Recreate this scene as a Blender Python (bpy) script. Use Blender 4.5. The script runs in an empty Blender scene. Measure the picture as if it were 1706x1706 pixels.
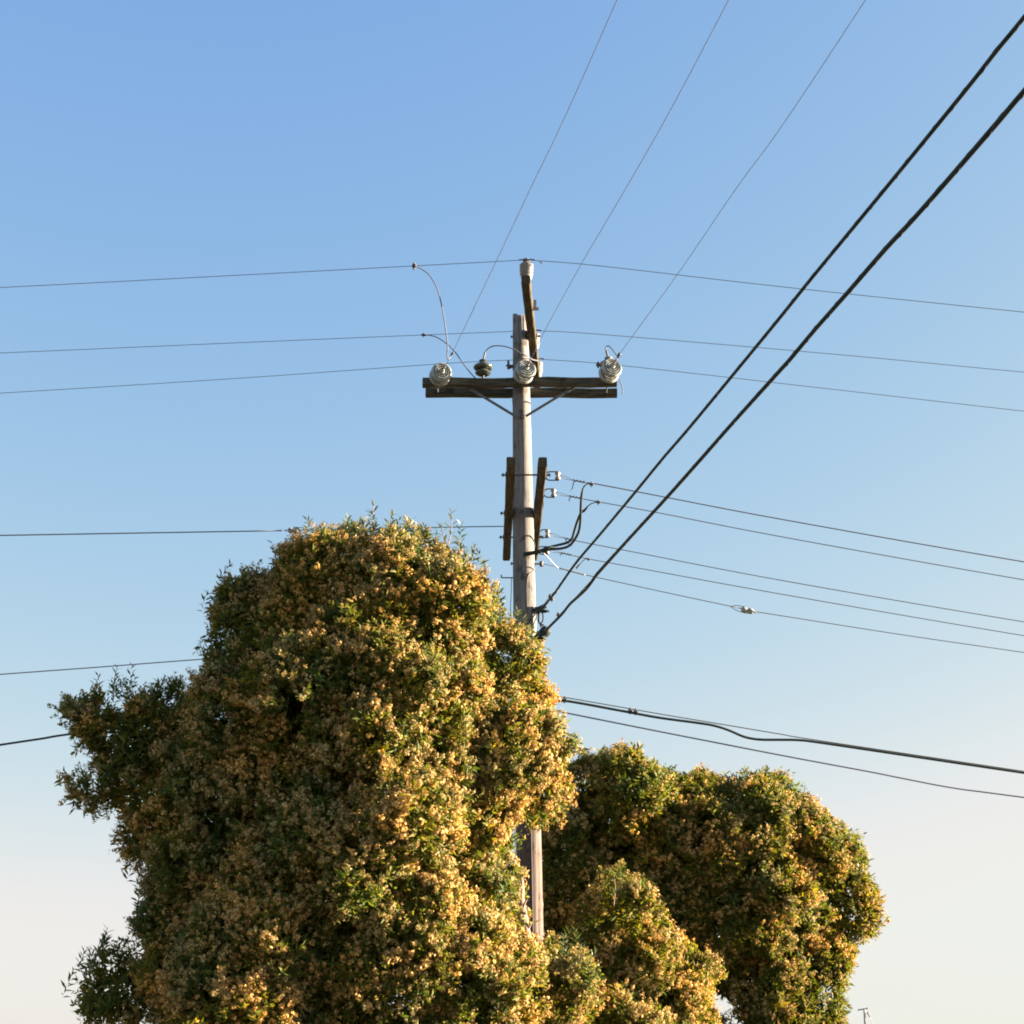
import bpy, math
import numpy as np
from mathutils import Vector, Matrix, Quaternion

R = math.radians
sc = bpy.context.scene
col = sc.collection
PI = math.pi

# ------------------------------------------------------------------ camera
PITCH = R(20.0)
cam = bpy.data.cameras.new('camera')
cam_o = bpy.data.objects.new('camera', cam)
col.objects.link(cam_o)
sc.camera = cam_o
CZ = 1.6
cam_o.location = (0, 0, CZ)
cam_o.rotation_euler = (R(90) + PITCH, 0, 0)
cam.sensor_width = 36
cam.lens = 18 / math.tan(R(17.5))
cam.clip_end = 3000
cam.clip_start = 0.05
FPX = 853 / math.tan(R(17.5))

# ------------------------------------------------------------------ world / sky
SUN_EL, SUN_ROT = R(12), R(83)
world = bpy.data.worlds.new('World')
sc.world = world
world.use_nodes = True
nt = world.node_tree
bg = nt.nodes['Background']
sky = nt.nodes.new('ShaderNodeTexSky')
sky.sky_type = 'NISHITA'
sky.sun_disc = False
sky.sun_elevation = SUN_EL
sky.sun_rotation = SUN_ROT
sky.air_density = 1.0
sky.dust_density = 1.0
sky.ozone_density = 1.0
# the film's response to the sky: one power curve per channel over the whole dome
sep = nt.nodes.new('ShaderNodeSeparateColor')
comb = nt.nodes.new('ShaderNodeCombineColor')
nt.links.new(sky.outputs[0], sep.inputs[0])
EXPOSURE = 2.95
SKY_STRENGTH = 0.05
for i, (bb_, cc_, power, white) in enumerate([(0.0, 0.328, 1.05, 0.862), (0.56, 0.216, 1.0, 0.885), (0.0, 1.045, 0.13, 0.88)]):
    # 1 / (b + c * v ** -p), then the shoulder near white
    k = SKY_STRENGTH * 2 ** EXPOSURE
    m1 = nt.nodes.new('ShaderNodeMath'); m1.operation = 'POWER'; m1.inputs[1].default_value = -power
    m2 = nt.nodes.new('ShaderNodeMath'); m2.operation = 'MULTIPLY_ADD'
    m2.inputs[1].default_value = cc_ * 0.1 ** -power * (0.9 if i == 0 else 1.0); m2.inputs[2].default_value = bb_
    m4 = nt.nodes.new('ShaderNodeMath'); m4.operation = 'DIVIDE'; m4.inputs[0].default_value = 1.0 / k
    m3 = nt.nodes.new('ShaderNodeMath'); m3.operation = 'SMOOTH_MIN'
    m3.inputs[1].default_value = white / k; m3.inputs[2].default_value = 0.15 / k
    nt.links.new(sep.outputs[i], m1.inputs[0]); nt.links.new(m1.outputs[0], m2.inputs[0])
    nt.links.new(m2.outputs[0], m4.inputs[1]); nt.links.new(m4.outputs[0], m3.inputs[0])
    nt.links.new(m3.outputs[0], comb.inputs[i])
nt.links.new(comb.outputs[0], bg.inputs[0])
bg.inputs[1].default_value = SKY_STRENGTH

# ------------------------------------------------------------------ sun
sun = bpy.data.lights.new('sun', 'SUN')
sun.energy = 5.0
sun.angle = R(0.5)
sun.color = (1.0, 0.79, 0.58)
sun_o = bpy.data.objects.new('sun', sun)
col.objects.link(sun_o)
sdir = Vector((math.cos(SUN_EL) * math.sin(SUN_ROT), math.cos(SUN_EL) * math.cos(SUN_ROT), math.sin(SUN_EL)))
sun_o.rotation_euler = sdir.to_track_quat('Z', 'Y').to_euler()
sun_o.location = (30, 6, 20)

sc.view_settings.view_transform = 'Standard'
sc.view_settings.look = 'None'
sc.view_settings.exposure = EXPOSURE
sc.view_settings.gamma = 1
sc.view_settings.use_curve_mapping = False
sc.render.engine = 'CYCLES'
sc.cycles.max_bounces = 8
sc.cycles.diffuse_bounces = 6
sc.cycles.transparent_max_bounces = 8
sc.cycles.pixel_filter_type = 'BLACKMAN_HARRIS'
sc.cycles.filter_width = 1.9

rng = np.random.default_rng(7)

# ------------------------------------------------------------------ measuring helpers: where a sight line meets the world
def ray(px, py):
    u, v = (px - 853) / FPX, (853 - py) / FPX
    return Vector((u, math.cos(PITCH) - v * math.sin(PITCH), math.sin(PITCH) + v * math.cos(PITCH)))

def P(px, py, Y):
    d = ray(px, py)
    t = Y / d.y
    return Vector((d.x * t, Y, CZ + d.z * t))

def PL(px, py, o, ang):
    """sight line meets the upright plane through o running at angle ang from +X"""
    d = ray(px, py)
    c, s = math.cos(ang), math.sin(ang)
    t = (o[0] * s - o[1] * c) / (d.x * s - d.y * c)
    return Vector((d.x * t, d.y * t, CZ + d.z * t))

def scale_at(px, py, Y):
    return (Y / ray(px, py).y) / FPX

# ------------------------------------------------------------------ materials
def new_mat(name):
    m = bpy.data.materials.new(name)
    m.use_nodes = True
    n = m.node_tree
    return m, n, n.nodes['Principled BSDF']

def noise(n, scale, detail=4, vec=None, rough=0.6):
    t = n.nodes.new('ShaderNodeTexNoise')
    t.inputs['Scale'].default_value = scale
    t.inputs['Detail'].default_value = detail
    t.inputs['Roughness'].default_value = rough
    if vec is not None:
        n.links.new(vec, t.inputs['Vector'])
    return t

def ramp(n, fac, stops):
    r = n.nodes.new('ShaderNodeValToRGB')
    while len(r.color_ramp.elements) < len(stops):
        r.color_ramp.elements.new(0.5)
    for e, (p, c) in zip(r.color_ramp.elements, stops):
        e.position = p
        e.color = (*c, 1)
    n.links.new(fac, r.inputs[0])
    return r

def mapped(n, scl, coord='Object'):
    tc = n.nodes.new('ShaderNodeTexCoord')
    mp = n.nodes.new('ShaderNodeMapping')
    mp.inputs['Scale'].default_value = scl
    n.links.new(tc.outputs[coord], mp.inputs['Vector'])
    return mp.outputs[0]

def mix(n, a, b, fac, mode='MULTIPLY'):
    x = n.nodes.new('ShaderNodeMix')
    x.data_type = 'RGBA'; x.blend_type = mode
    if isinstance(fac, float): x.inputs[0].default_value = fac
    else: n.links.new(fac, x.inputs[0])
    n.links.new(a, x.inputs[6])
    if isinstance(b, tuple): x.inputs[7].default_value = (*b, 1)
    else: n.links.new(b, x.inputs[7])
    return x.outputs[2]

def wood(name, stops, stretch, rough=0.85, bump=0.35):
    m, n, b = new_mat(name)
    v = mapped(n, stretch)
    a = noise(n, 7, 6, v, 0.7)
    c = ramp(n, a.outputs[0], stops)
    v2 = mapped(n, (9, 9, 6))
    k = noise(n, 1.0, 3, v2, 0.5)
    kr = ramp(n, k.outputs[0], [(0.30, (0.45, 0.42, 0.40)), (0.42, (1, 1, 1)), (0.66, (1, 1, 1)), (0.8, (0.75, 0.72, 0.7))])
    colr = mix(n, c.outputs[0], kr.outputs[0], 1.0)
    n.links.new(colr, b.inputs['Base Color'])
    b.inputs['Roughness'].default_value = rough
    b.inputs['Specular IOR Level'].default_value = 0.25
    bp = n.nodes.new('ShaderNodeBump')
    bp.inputs['Strength'].default_value = bump
    bp.inputs['Distance'].default_value = 0.012
    n.links.new(a.outputs[0], bp.inputs['Height'])
    n.links.new(bp.outputs[0], b.inputs['Normal'])
    return m

def brown_butt(m):
    n = m.node_tree; b = n.nodes['Principled BSDF']
    src = b.inputs['Base Color'].links[0].from_socket
    sx = n.nodes.new('ShaderNodeSeparateXYZ'); n.links.new(mapped(n, (1, 1, 1), 'Generated'), sx.inputs[0])
    r = ramp(n, sx.outputs[2], [(0.38, (0.78, 0.61, 0.54)), (0.56, (1, 1, 1))])
    n.links.new(mix(n, src, r.outputs[0], 1.0), b.inputs['Base Color'])

def plain(name, c, rough=0.6, metal=0.0, var=0.25, scale=20, spec=0.4):
    m, n, b = new_mat(name)
    v = mapped(n, (1, 1, 1))
    a = noise(n, scale, 4, v)
    r = ramp(n, a.outputs[0], [(0.3, tuple(x * (1 - var) for x in c)), (0.7, tuple(min(1, x * (1 + var)) for x in c))])
    n.links.new(r.outputs[0], b.inputs['Base Color'])
    b.inputs['Roughness'].default_value = rough
    b.inputs['Metallic'].default_value = metal
    b.inputs['Specular IOR Level'].default_value = spec
    return m

M = {}
M['pole'] = wood('weathered_pole_wood', [(0.25, (0.07, 0.068, 0.064)), (0.45, (0.14, 0.135, 0.129)), (0.6, (0.20, 0.19, 0.18)), (0.8, (0.115, 0.108, 0.102))], (9, 9, 0.45))
brown_butt(M['pole'])
M['arm_x'] = wood('crossarm_wood', [(0.36, (0.018, 0.017, 0.010)), (0.5, (0.058, 0.052, 0.033)), (0.64, (0.12, 0.108, 0.08))], (0.5, 9, 9), bump=0.25)
M['arm_y'] = wood('crossarm_wood_along', [(0.36, (0.022, 0.019, 0.009)), (0.5, (0.058, 0.048, 0.025)), (0.64, (0.115, 0.095, 0.06))], (9, 0.5, 9), bump=0.25)
M['steel'] = plain('galvanised_steel', (0.11, 0.12, 0.12), 0.6, 0.3, 0.3, 30)
M['dark_steel'] = plain('dark_hardware', (0.07, 0.07, 0.072), 0.6, 0.3, 0.3, 30)
M['wire'] = plain('weathered_wire', (0.10, 0.115, 0.15), 0.7, 0.1, 0.15, 8)
M['bare'] = plain('bare_aluminium', (0.25, 0.24, 0.235), 0.5, 0.4, 0.15, 12)
M['cable'] = plain('black_cable_sheath', (0.022, 0.034, 0.033), 0.65, 0.0, 0.35, 10, 0.2)
M['porcelain'] = plain('pale_porcelain', (0.19, 0.185, 0.18), 0.35, 0.0, 0.15, 14)
M['porcelain_dark'] = plain('dark_porcelain', (0.055, 0.065, 0.05), 0.25, 0.0, 0.2, 14, 0.6)
M['porcelain_grey'] = plain('grey_porcelain', (0.24, 0.265, 0.25), 0.4, 0.0, 0.15, 14, 0.6)
M['spool'] = plain('white_spool_porcelain', (0.25, 0.235, 0.225), 0.45, 0.0, 0.25, 25)
M['bark'] = wood('tree_bark', [(0.3, (0.06, 0.045, 0.035)), (0.55, (0.13, 0.10, 0.08)), (0.8, (0.20, 0.155, 0.13))], (7, 7, 1.2), 0.95, 0.6)
M['dry_bark'] = wood('dry_branch_bark', [(0.3, (0.15, 0.10, 0.085)), (0.55, (0.28, 0.20, 0.17)), (0.8, (0.36, 0.27, 0.23))], (12, 12, 2.5), 0.95, 0.6)
M['far_haze_wood'] = plain('hazed_far_pole_wood', (0.38, 0.33, 0.33), 0.9, 0, 0.2, 1)  # pale purple-grey: distance haze put into the wood colour
M['ground'] = None

def leafy(name, stops, trans, tfac, rough, spec=0.35):
    m, n, b = new_mat(name)
    g = n.nodes.new('ShaderNodeNewGeometry')
    r = ramp(n, g.outputs['Random Per Island'], stops)
    n.links.new(r.outputs[0], b.inputs['Base Color'])
    b.inputs['Roughness'].default_value = rough
    b.inputs['Specular IOR Level'].default_value = spec
    nz = noise(n, 1.6, 3, mapped(n, (1, 1, 1)))                     # growth differs from bough to bough
    pr = ramp(n, nz.outputs[0], [(0.36, (0.68, 0.88, 0.95)), (0.5, (1, 1, 1)), (0.66, (1.35, 1.18, 0.85))])
    patch = mix(n, r.outputs[0], pr.outputs[0], 1.0)
    n.links.new(patch, b.inputs['Base Color'])
    t = n.nodes.new('ShaderNodeBsdfTranslucent')
    tc = mix(n, patch, trans, 1.0, 'MULTIPLY')
    n.links.new(tc, t.inputs[0])
    mx = n.nodes.new('ShaderNodeMixShader')
    mx.inputs[0].default_value = tfac
    n.links.new(b.outputs[0], mx.inputs[1]); n.links.new(t.outputs[0], mx.inputs[2])
    n.links.new(mx.outputs[0], n.nodes['Material Output'].inputs[0])
    return m

M['leaf'] = leafy('leaf_green', [(0.0, (0.055, 0.082, 0.017)), (0.35, (0.092, 0.120, 0.023)), (0.7, (0.14, 0.155, 0.029)), (0.9, (0.20, 0.180, 0.038)), (1.0, (0.24, 0.165, 0.042))], (1.3, 1.2, 0.4), 0.42, 0.6, 0.18)
M['young_leaf'] = leafy('young_leaf', [(0.0, (0.05, 0.085, 0.035)), (0.5, (0.085, 0.115, 0.05)), (1.0, (0.14, 0.15, 0.07))], (1.0, 1.0, 0.5), 0.35, 0.42, 0.4)
M['blossom'] = leafy('dry_blossom', [(0.0, (0.22, 0.144, 0.047)), (0.4, (0.37, 0.248, 0.090)), (0.75, (0.50, 0.348, 0.140)), (1.0, (0.60, 0.44, 0.20))], (1.0, 0.92, 0.6), 0.3, 0.85, 0.1)

# ------------------------------------------------------------------ object helpers
WL = {}                                     # world location of every object made here

def tag(o, label=None, cat=None, group=None, kind=None):
    if label: o['label'] = label
    if cat: o['category'] = cat
    if group: o['group'] = group
    if kind: o['kind'] = kind
    return o

def link(o, loc, parent=None):
    col.objects.link(o)
    loc = Vector(loc)
    WL[o.name] = loc
    if parent is not None:
        o.parent = parent
        o.location = loc - WL[parent.name]
    else:
        o.location = loc
    return o

def empty(name, loc):
    o = bpy.data.objects.new(name, None)
    o.empty_display_size = 0.3
    return link(o, loc)

def make_mesh(name, v, f, mat, smooth=False):
    me = bpy.data.meshes.new(name)
    me.from_pydata([tuple(x) for x in v], [], f)
    me.materials.append(mat)
    if smooth:
        me.polygons.foreach_set('use_smooth', [True] * len(me.polygons))
    me.update()
    return me

def obj(name, v, f, mat, parent=None, smooth=False, origin=None):
    v = np.asarray([tuple(x) for x in v], dtype=float)
    o0 = np.asarray(origin if origin is not None else v.mean(0), dtype=float)
    return link(bpy.data.objects.new(name, make_mesh(name, v - o0, f, mat, smooth)), o0, parent)

def place(name, me, loc, parent=None, quat=None, scale=None):
    o = bpy.data.objects.new(name, me)
    if quat is not None:
        o.rotation_mode = 'QUATERNION'
        o.rotation_quaternion = quat
    if scale is not None:
        o.scale = (scale,) * 3
    return link(o, loc, parent)

def smooth_path(pts, sub=6):
    p = [Vector(q) for q in pts]
    if len(p) < 3: return p
    out = []
    q = [p[0] * 2 - p[1]] + p + [p[-1] * 2 - p[-2]]
    for i in range(1, len(q) - 2):
        a, b, c, d = q[i - 1], q[i], q[i + 1], q[i + 2]
        for k in range(sub):
            t = k / sub
            out.append(0.5 * ((2 * b) + (c - a) * t + (2 * a - 5 * b + 4 * c - d) * t * t + (3 * b - a - 3 * c + d) * t ** 3))
    out.append(p[-1])
    return out

def tube_data(path, rad, n=8, base=0):
    """rad: one number or one per point"""
    k = len(path)
    if not hasattr(rad, '__len__'): rad = [rad] * k
    T = [(path[min(i + 1, k - 1)] - path[max(i - 1, 0)]).normalized() for i in range(k)]
    up = Vector((0, 0, 1)) if abs(T[0].z) < 0.9 else Vector((1, 0, 0))
    N = (up - T[0] * up.dot(T[0])).normalized()
    v, f = [], []
    for i in range(k):
        N = (N - T[i] * N.dot(T[i])).normalized()
        B = T[i].cross(N)
        for j in range(n):
            a = 2 * PI * j / n
            v.append(path[i] + (N * math.cos(a) + B * math.sin(a)) * rad[i])
    for i in range(k - 1):
        for j in range(n):
            a, b = base + i * n + j, base + i * n + (j + 1) % n
            f.append((a, b, b + n, a + n))
    f.append(tuple(base + j for j in reversed(range(n))))
    f.append(tuple(base + (k - 1) * n + j for j in range(n)))
    return v, f

def tube(name, path, rad, mat, parent=None, n=8, sub=6, smoothp=True):
    p = smooth_path(path, sub) if smoothp else [Vector(q) for q in path]
    if hasattr(rad, '__len__') and len(rad) != len(p):
        rad = np.interp(np.linspace(0, 1, len(p)), np.linspace(0, 1, len(rad)), rad)
    v, f = tube_data(p, rad, n)
    return obj(name, v, f, mat, parent, True)

def tubes(name, paths, mat, parent=None, n=6):
    """several strands of one part: list of (points, radius)"""
    V, F = [], []
    for p, r in paths:
        q = smooth_path(p)
        v, f = tube_data(q, r, n, len(V))
        V += v; F += f
    return obj(name, V, F, mat, parent, True)

def lathe_mesh(name, prof, mat, n=24):
    """prof: (radius, z) from bottom to top, closed at both ends by small radii"""
    v, f = [], []
    for r, z in prof:
        for j in range(n):
            a = 2 * PI * j / n
            v.append((r * math.cos(a), r * math.sin(a), z))
    k = len(prof)
    for i in range(k - 1):
        for j in range(n):
            a, b = i * n + j, i * n + (j + 1) % n
            f.append((a, b, b + n, a + n))
    f.append(tuple(reversed(range(n))))
    f.append(tuple((k - 1) * n + j for j in range(n)))
    me = make_mesh(name, v, f, mat, True)
    try: me.set_sharp_from_angle(angle=R(50))
    except Exception: pass
    return me

def beam(name, p0, p1, w, h, mat, parent, jitter=0.004, segs=14, ch=0.012):
    """a sawn timber from p0 to p1, w across, h tall, with worn edges"""
    p0, p1 = Vector(p0), Vector(p1)
    d = (p1 - p0); L = d.length; d.normalize()
    s = d.cross(Vector((0, 0, 1))).normalized()
    u = s.cross(d).normalized()
    prof = [(-w/2 + ch, -h/2), (w/2 - ch, -h/2), (w/2, -h/2 + ch), (w/2, h/2 - ch), (w/2 - ch, h/2), (-w/2 + ch, h/2), (-w/2, h/2 - ch), (-w/2, -h/2 + ch)]
    v, f = [], []
    g = np.random.default_rng(abs(hash((round(L, 3), round(p0.x, 3)))) % 99999)
    for i in range(segs + 1):
        c = p0 + d * (L * i / segs)
        bend = Vector((0, 0, 0.006 * math.sin(i * 0.9)))
        for a, b in prof:
            j = g.normal(0, jitter, 2)
            v.append(c + bend + s * (a + j[0] * 0.6) + u * (b + j[1] * 0.6))
    n = 8
    for i in range(segs):
        for j in range(n):
            a, b = i * n + j, i * n + (j + 1) % n
            f.append((a, b, b + n, a + n))
    f.append(tuple(reversed(range(n))))
    f.append(tuple(segs * n + j for j in range(n)))
    return obj(name, v, f, mat, parent)

def block_data(c, ax, ay, az, sx, sy, sz, base=0):
    v = [Vector(c) + ax * (sx * i) + ay * (sy * j) + az * (sz * k) for k in (-.5, .5) for i, j in ((-.5, -.5), (.5, -.5), (.5, .5), (-.5, .5))]
    f = [(3, 2, 1, 0), (4, 5, 6, 7), (0, 1, 5, 4), (1, 2, 6, 5), (2, 3, 7, 6), (3, 0, 4, 7)]
    return v, [tuple(base + q for q in t) for t in f]

X, Yv, Z = Vector((1, 0, 0)), Vector((0, 1, 0)), Vector((0, 0, 1))

def clamp(name, p, d, L, r, mat, parent):
    """a bolted connector: a barrel along d, thick in the middle, with a bolt head standing off it"""
    p, d = Vector(p), Vector(d).normalized()
    path = [p + d * (L * t) for t in (-.5, -.4, -.25, .25, .4, .5)]
    v, f = tube_data(path, [r * .55, r, r, r, r, r * .55], 8)
    s = d.cross(Z).normalized()
    u = s.cross(d)
    v2, f2 = tube_data([p - u * r * 1.9, p - u * r * .5, p + u * r * 1.6], [r * .45] * 3, 6, len(v))
    return obj(name, v + v2, f + f2, mat, parent)

def lashing(pts, r, parent, pitch=0.38, start=0):
    """thin wire wound round a cable"""
    q = smooth_path(pts, 6)[start:]
    out, ph = [], 0.0
    for a, b in zip(q[:-1], q[1:]):
        L = (b - a).length; k = max(2, int(L / pitch * 8)); d = (b - a).normalized()
        u = d.cross(Z).normalized(); w = u.cross(d)
        for i in range(k):
            t = i / k; an = ph + 2 * PI * L * t / pitch
            out.append(a.lerp(b, t) + (u * math.cos(an) + w * math.sin(an)) * r)
        ph += 2 * PI * L / pitch
    v, f = tube_data(out, 0.0016, 4)
    return obj('lashing_wire', v, f, M['steel'], parent, True)

# ------------------------------------------------------------------ ground
m, n, b = new_mat('dry_ground')
v = mapped(n, (1, 1, 1))
a = noise(n, 0.6, 8, v)
r_ = ramp(n, a.outputs[0], [(0.3, (0.05, 0.045, 0.035)), (0.55, (0.09, 0.075, 0.05)), (0.75, (0.045, 0.05, 0.027))])
n.links.new(r_.outputs[0], b.inputs['Base Color'])
b.inputs['Roughness'].default_value = 0.95
g = 1500
tag(obj('ground', [(-g, -g, 0), (g, -g, 0), (g, g, 0), (-g, g, 0)], [(0, 1, 2, 3)], m, origin=(0, 0, 0)), kind='structure')

# ------------------------------------------------------------------ the utility pole
YP = 18.56
top = P(866.5, 527, YP)
low = P(881.5, 1470, YP)
base = low + (low - top) * ((low.z - 0) / (top.z - low.z))
def pole_c(z): return base + (top - base) * (z / top.z)
def pole_r(z):
    return float(np.interp(z, [0, low.z, P(0, 950, YP).z, P(0, 690, YP).z, top.z], [0.165, 0.146, 0.132, 0.112, 0.094]))

pole = tag(empty('utility_pole', base), 'tall weathered grey wooden pole with four crossarm levels, standing behind the bushy tree', 'utility pole')

def shaft():
    n, k = 72, 170
    g = np.random.default_rng(3)
    ph = g.uniform(0, 6.28, (6, 3))
    cracks = [(g.uniform(0, 6.28), g.uniform(1, top.z), g.uniform(0.8, 2.2), g.uniform(0.008, 0.016)) for _ in range(60)]
    cracks += [(-1.75, top.z - 0.2, 1.4, 0.022), (-1.2, top.z, 0.7, 0.018)]
    knots = [(g.uniform(-3.1, 0.3), g.uniform(3, top.z), g.uniform(0.02, 0.035)) for _ in range(34)]
    v, f = [], []
    for i in range(k + 1):
        z = top.z * i / k
        c = pole_c(z); r = pole_r(z)
        for j in range(n):
            a = 2 * PI * j / n - PI
            rr = r * (1 + 0.018 * math.sin(3 * a + ph[0, 0] + z * .5) + 0.014 * math.sin(5 * a + ph[1, 0] - z * .8) + 0.008 * math.sin(z * 4.1 + ph[2, 0]) * math.sin(a + 1))
            for ca, cz, cl, cd in cracks:
                if abs(z - cz) < cl * .5:
                    da = (a - ca - 0.05 * (z - cz) + PI) % (2 * PI) - PI
                    if abs(da) < 0.09:
                        rr -= cd * (1 - abs(da) / 0.09) * (1 - abs(z - cz) / (cl * .5)) ** .5
            for ka, kz, kr in knots:
                d2 = ((a - ka) * r) ** 2 + (z - kz) ** 2
                if d2 < (2 * kr) ** 2: rr += 0.010 * math.exp(-d2 / (kr * kr))
            zz = z
            if i == k: zz += 0.03 * math.sin(a * 2 + 1) - 0.01
            v.append((c.x + rr * math.cos(a), c.y + rr * math.sin(a), zz))
    for i in range(k):
        for j in range(n):
            p, q = i * n + j, i * n + (j + 1) % n
            f.append((p, q, q + n, p + n))
    v.append((top.x, top.y, top.z + 0.025))
    for j in range(n): f.append((k * n + j, k * n + (j + 1) % n, len(v) - 1))
    return obj('shaft', v, f, M['pole'], pole, True)
shaft()

def bolt(p, d, L=0.05, r=0.014, mat=None):
    """square washer, shank and nut along d"""
    p, d = Vector(p), Vector(d).normalized()
    s = d.cross(Z).normalized(); u = s.cross(d)
    v, f = block_data(p, d, s, u, 0.008, 0.055, 0.055)
    v2, f2 = tube_data([p, p + d * L * .45, p + d * L * .46, p + d * L * .8, p + d * L * .81, p + d * L], [r * .7, r * .7, r * 1.6, r * 1.6, r * .7, r * .7], 6, len(v))
    return obj('bolt', v + v2, f + f2, mat or M['dark_steel'], pole)

# --- double crossarm running across the view
AH, AW = 0.112, 0.088
zA = P(866, 638.5, YP - 0.155).z
rA = pole_r(zA)
yF, yB = YP - rA - AW / 2 - 0.012, YP + rA + AW / 2 + 0.014
xl, xr = P(704, 639, yF).x, P(1027.5, 638, yF).x
beam('crossarm', (xl, yF, zA), (xr, yF, zA + 0.01), AW, AH, M['arm_x'], pole)
xl2, xr2 = P(709, 657, yB).x, P(1028, 656, yB).x
beam('crossarm', (xl2, yB, zA + 0.016), (xr2, yB, zA + 0.008), AW, AH, M['arm_x'], pole)
for px in (735, 866, 1008):
    bolt((P(px, 639, yF).x, yF - AW / 2 - 0.003, zA), -Yv)
for px in (728, 1012):
    x = P(px, 639, yF).x                                          # spacer bolts tying the two arms
    tube('spacer_bolt', [(x, yF + AW/2, zA - .01), (x, (yF+yB)/2, zA - .01), (x, yB - AW/2, zA - .01)], 0.010, M['steel'], pole, 6)

def strap(pa, pb, w=0.034, t=0.007):
    pa, pb = Vector(pa), Vector(pb)
    d = (pb - pa).normalized(); s = d.cross(Yv).normalized()
    v, f = block_data((pa + pb) / 2, d, Yv, s, (pb - pa).length, t, w)
    return obj('crossarm_brace', v, f, M['steel'], pole)
zb = P(866, 695, YP - 0.11).z
yS = yF + AW / 2 + 0.008
strap((P(772, 641, yS).x, yS, zA), (P(860, 694, YP - .12).x, YP - pole_r(zb) - .012, zb))
strap((P(963, 641, yS).x, yS, zA), (P(876, 692, YP - .12).x, YP - pole_r(zb) - .002, zb + .01))
bolt((pole_c(zb).x, YP - pole_r(zb) - 0.016, zb), -Yv, 0.05)

# --- arm running away from the viewer at the pole top
def arm_run(z, Y0, Y1, x_mid, ang, w, h, mat):
    p0 = Vector((x_mid + math.tan(ang) * (Y0 - YP), Y0, z)); p1 = Vector((x_mid + math.tan(ang) * (Y1 - YP), Y1, z))
    beam('crossarm', p0, p1, w, h, mat, pole)
    return lambda Y: Vector((x_mid + math.tan(ang) * (Y - YP), Y, z))
zT = P(886, 560, YP).z
rT = pole_r(zT)
armT = arm_run(zT, 17.06, 20.05, pole_c(zT).x + rT + 0.048, R(3.4), 0.105, 0.118, M['arm_y'])
bolt(armT(YP) + X * 0.058, X)
v, f = block_data(armT(17.75) + X * .075 + Z * .03, X, Yv, Z, .035, .05, .10)
v2, f2 = block_data(armT(17.75) + X * .085 - Z * .03, X, Yv, Z, .07, .03, .03, len(v))
obj('arm_bracket', v + v2, f + f2, M['bare'], pole)

# --- pair of low-voltage arms running away from the viewer, one on each side of the pole
zL = P(866, 855, YP).z
rL = pole_r(zL)
xc = pole_c(zL).x
armR = arm_run(zL, 16.88, 20.22, xc + rL + 0.052, R(-1.05), 0.10, 0.118, M['arm_y'])
armL = arm_run(zL, 16.88, 20.22, xc - rL - 0.052, R(-1.05), 0.10, 0.118, M['arm_y'])
for Yb in (17.28, 19.45):
    tube('through_bolt', [armL(Yb) - X * .075, armL(Yb), armR(Yb), armR(Yb) + X * .075], 0.011, M['dark_steel'], pole, 6)
    bolt(armL(Yb) - X * .055, -X, .05); bolt(armR(Yb) + X * .055, X, .05)
bolt(armL(YP) - X * .055, -X, .05)

# --- insulators
post_me = lathe_mesh('post_insulator', [(0.022, -0.06), (0.03, -0.055), (0.03, 0.0), (0.056, 0.004), (0.064, 0.03), (0.070, 0.05), (0.062, 0.058), (0.075, 0.078), (0.081, 0.092), (0.070, 0.10), (0.078, 0.118), (0.083, 0.130), (0.071, 0.138), (0.079, 0.156), (0.084, 0.168), (0.071, 0.176), (0.080, 0.194), (0.083, 0.206), (0.072, 0.220), (0.050, 0.232), (0.034, 0.238), (0.032, 0.252), (0.043, 0.262), (0.045, 0.276), (0.036, 0.290), (0.01, 0.296)], M['porcelain'], 28)
posts = []
for Yi in (17.20, 19.08, 19.94):
    q = armT(Yi) + Z * 0.059
    o = place('post_insulator', post_me, q, pole)
    posts.append(q + Z * 0.257)

pin_me = lathe_mesh('pin_insulator', [(0.014, -0.11), (0.016, -0.10), (0.016, 0.055), (0.05, 0.060), (0.055, 0.05), (0.080, 0.058), (0.098, 0.075), (0.096, 0.088), (0.070, 0.112), (0.052, 0.124), (0.060, 0.128), (0.07, 0.122), (0.11, 0.134), (0.122, 0.152), (0.119, 0.166), (0.09, 0.190), (0.058, 0.206), (0.042, 0.212), (0.040, 0.226), (0.050, 0.236), (0.048, 0.252), (0.01, 0.262)], M['porcelain'], 28)
pin_dark_me = pin_me.copy(); pin_dark_me.materials[0] = M['porcelain_dark']  # same pin insulator shape in a darker colour
pins = []
for px in (805, 1013):
    q = Vector((P(px, 628, YP).x, YP - 0.02 if px < 900 else YP + 0.02, zA + AH / 2))
    q.y = yF if px < 900 else yF + 0.01
    q.z += 0.0 if px < 900 else 0.042
    o = place('pin_insulator', pin_me if px > 900 else pin_dark_me, q, pole)
    if px < 900: o['label'] = 'dark insulator with two skirts'
    pins.append(q + Z * 0.245)

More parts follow.
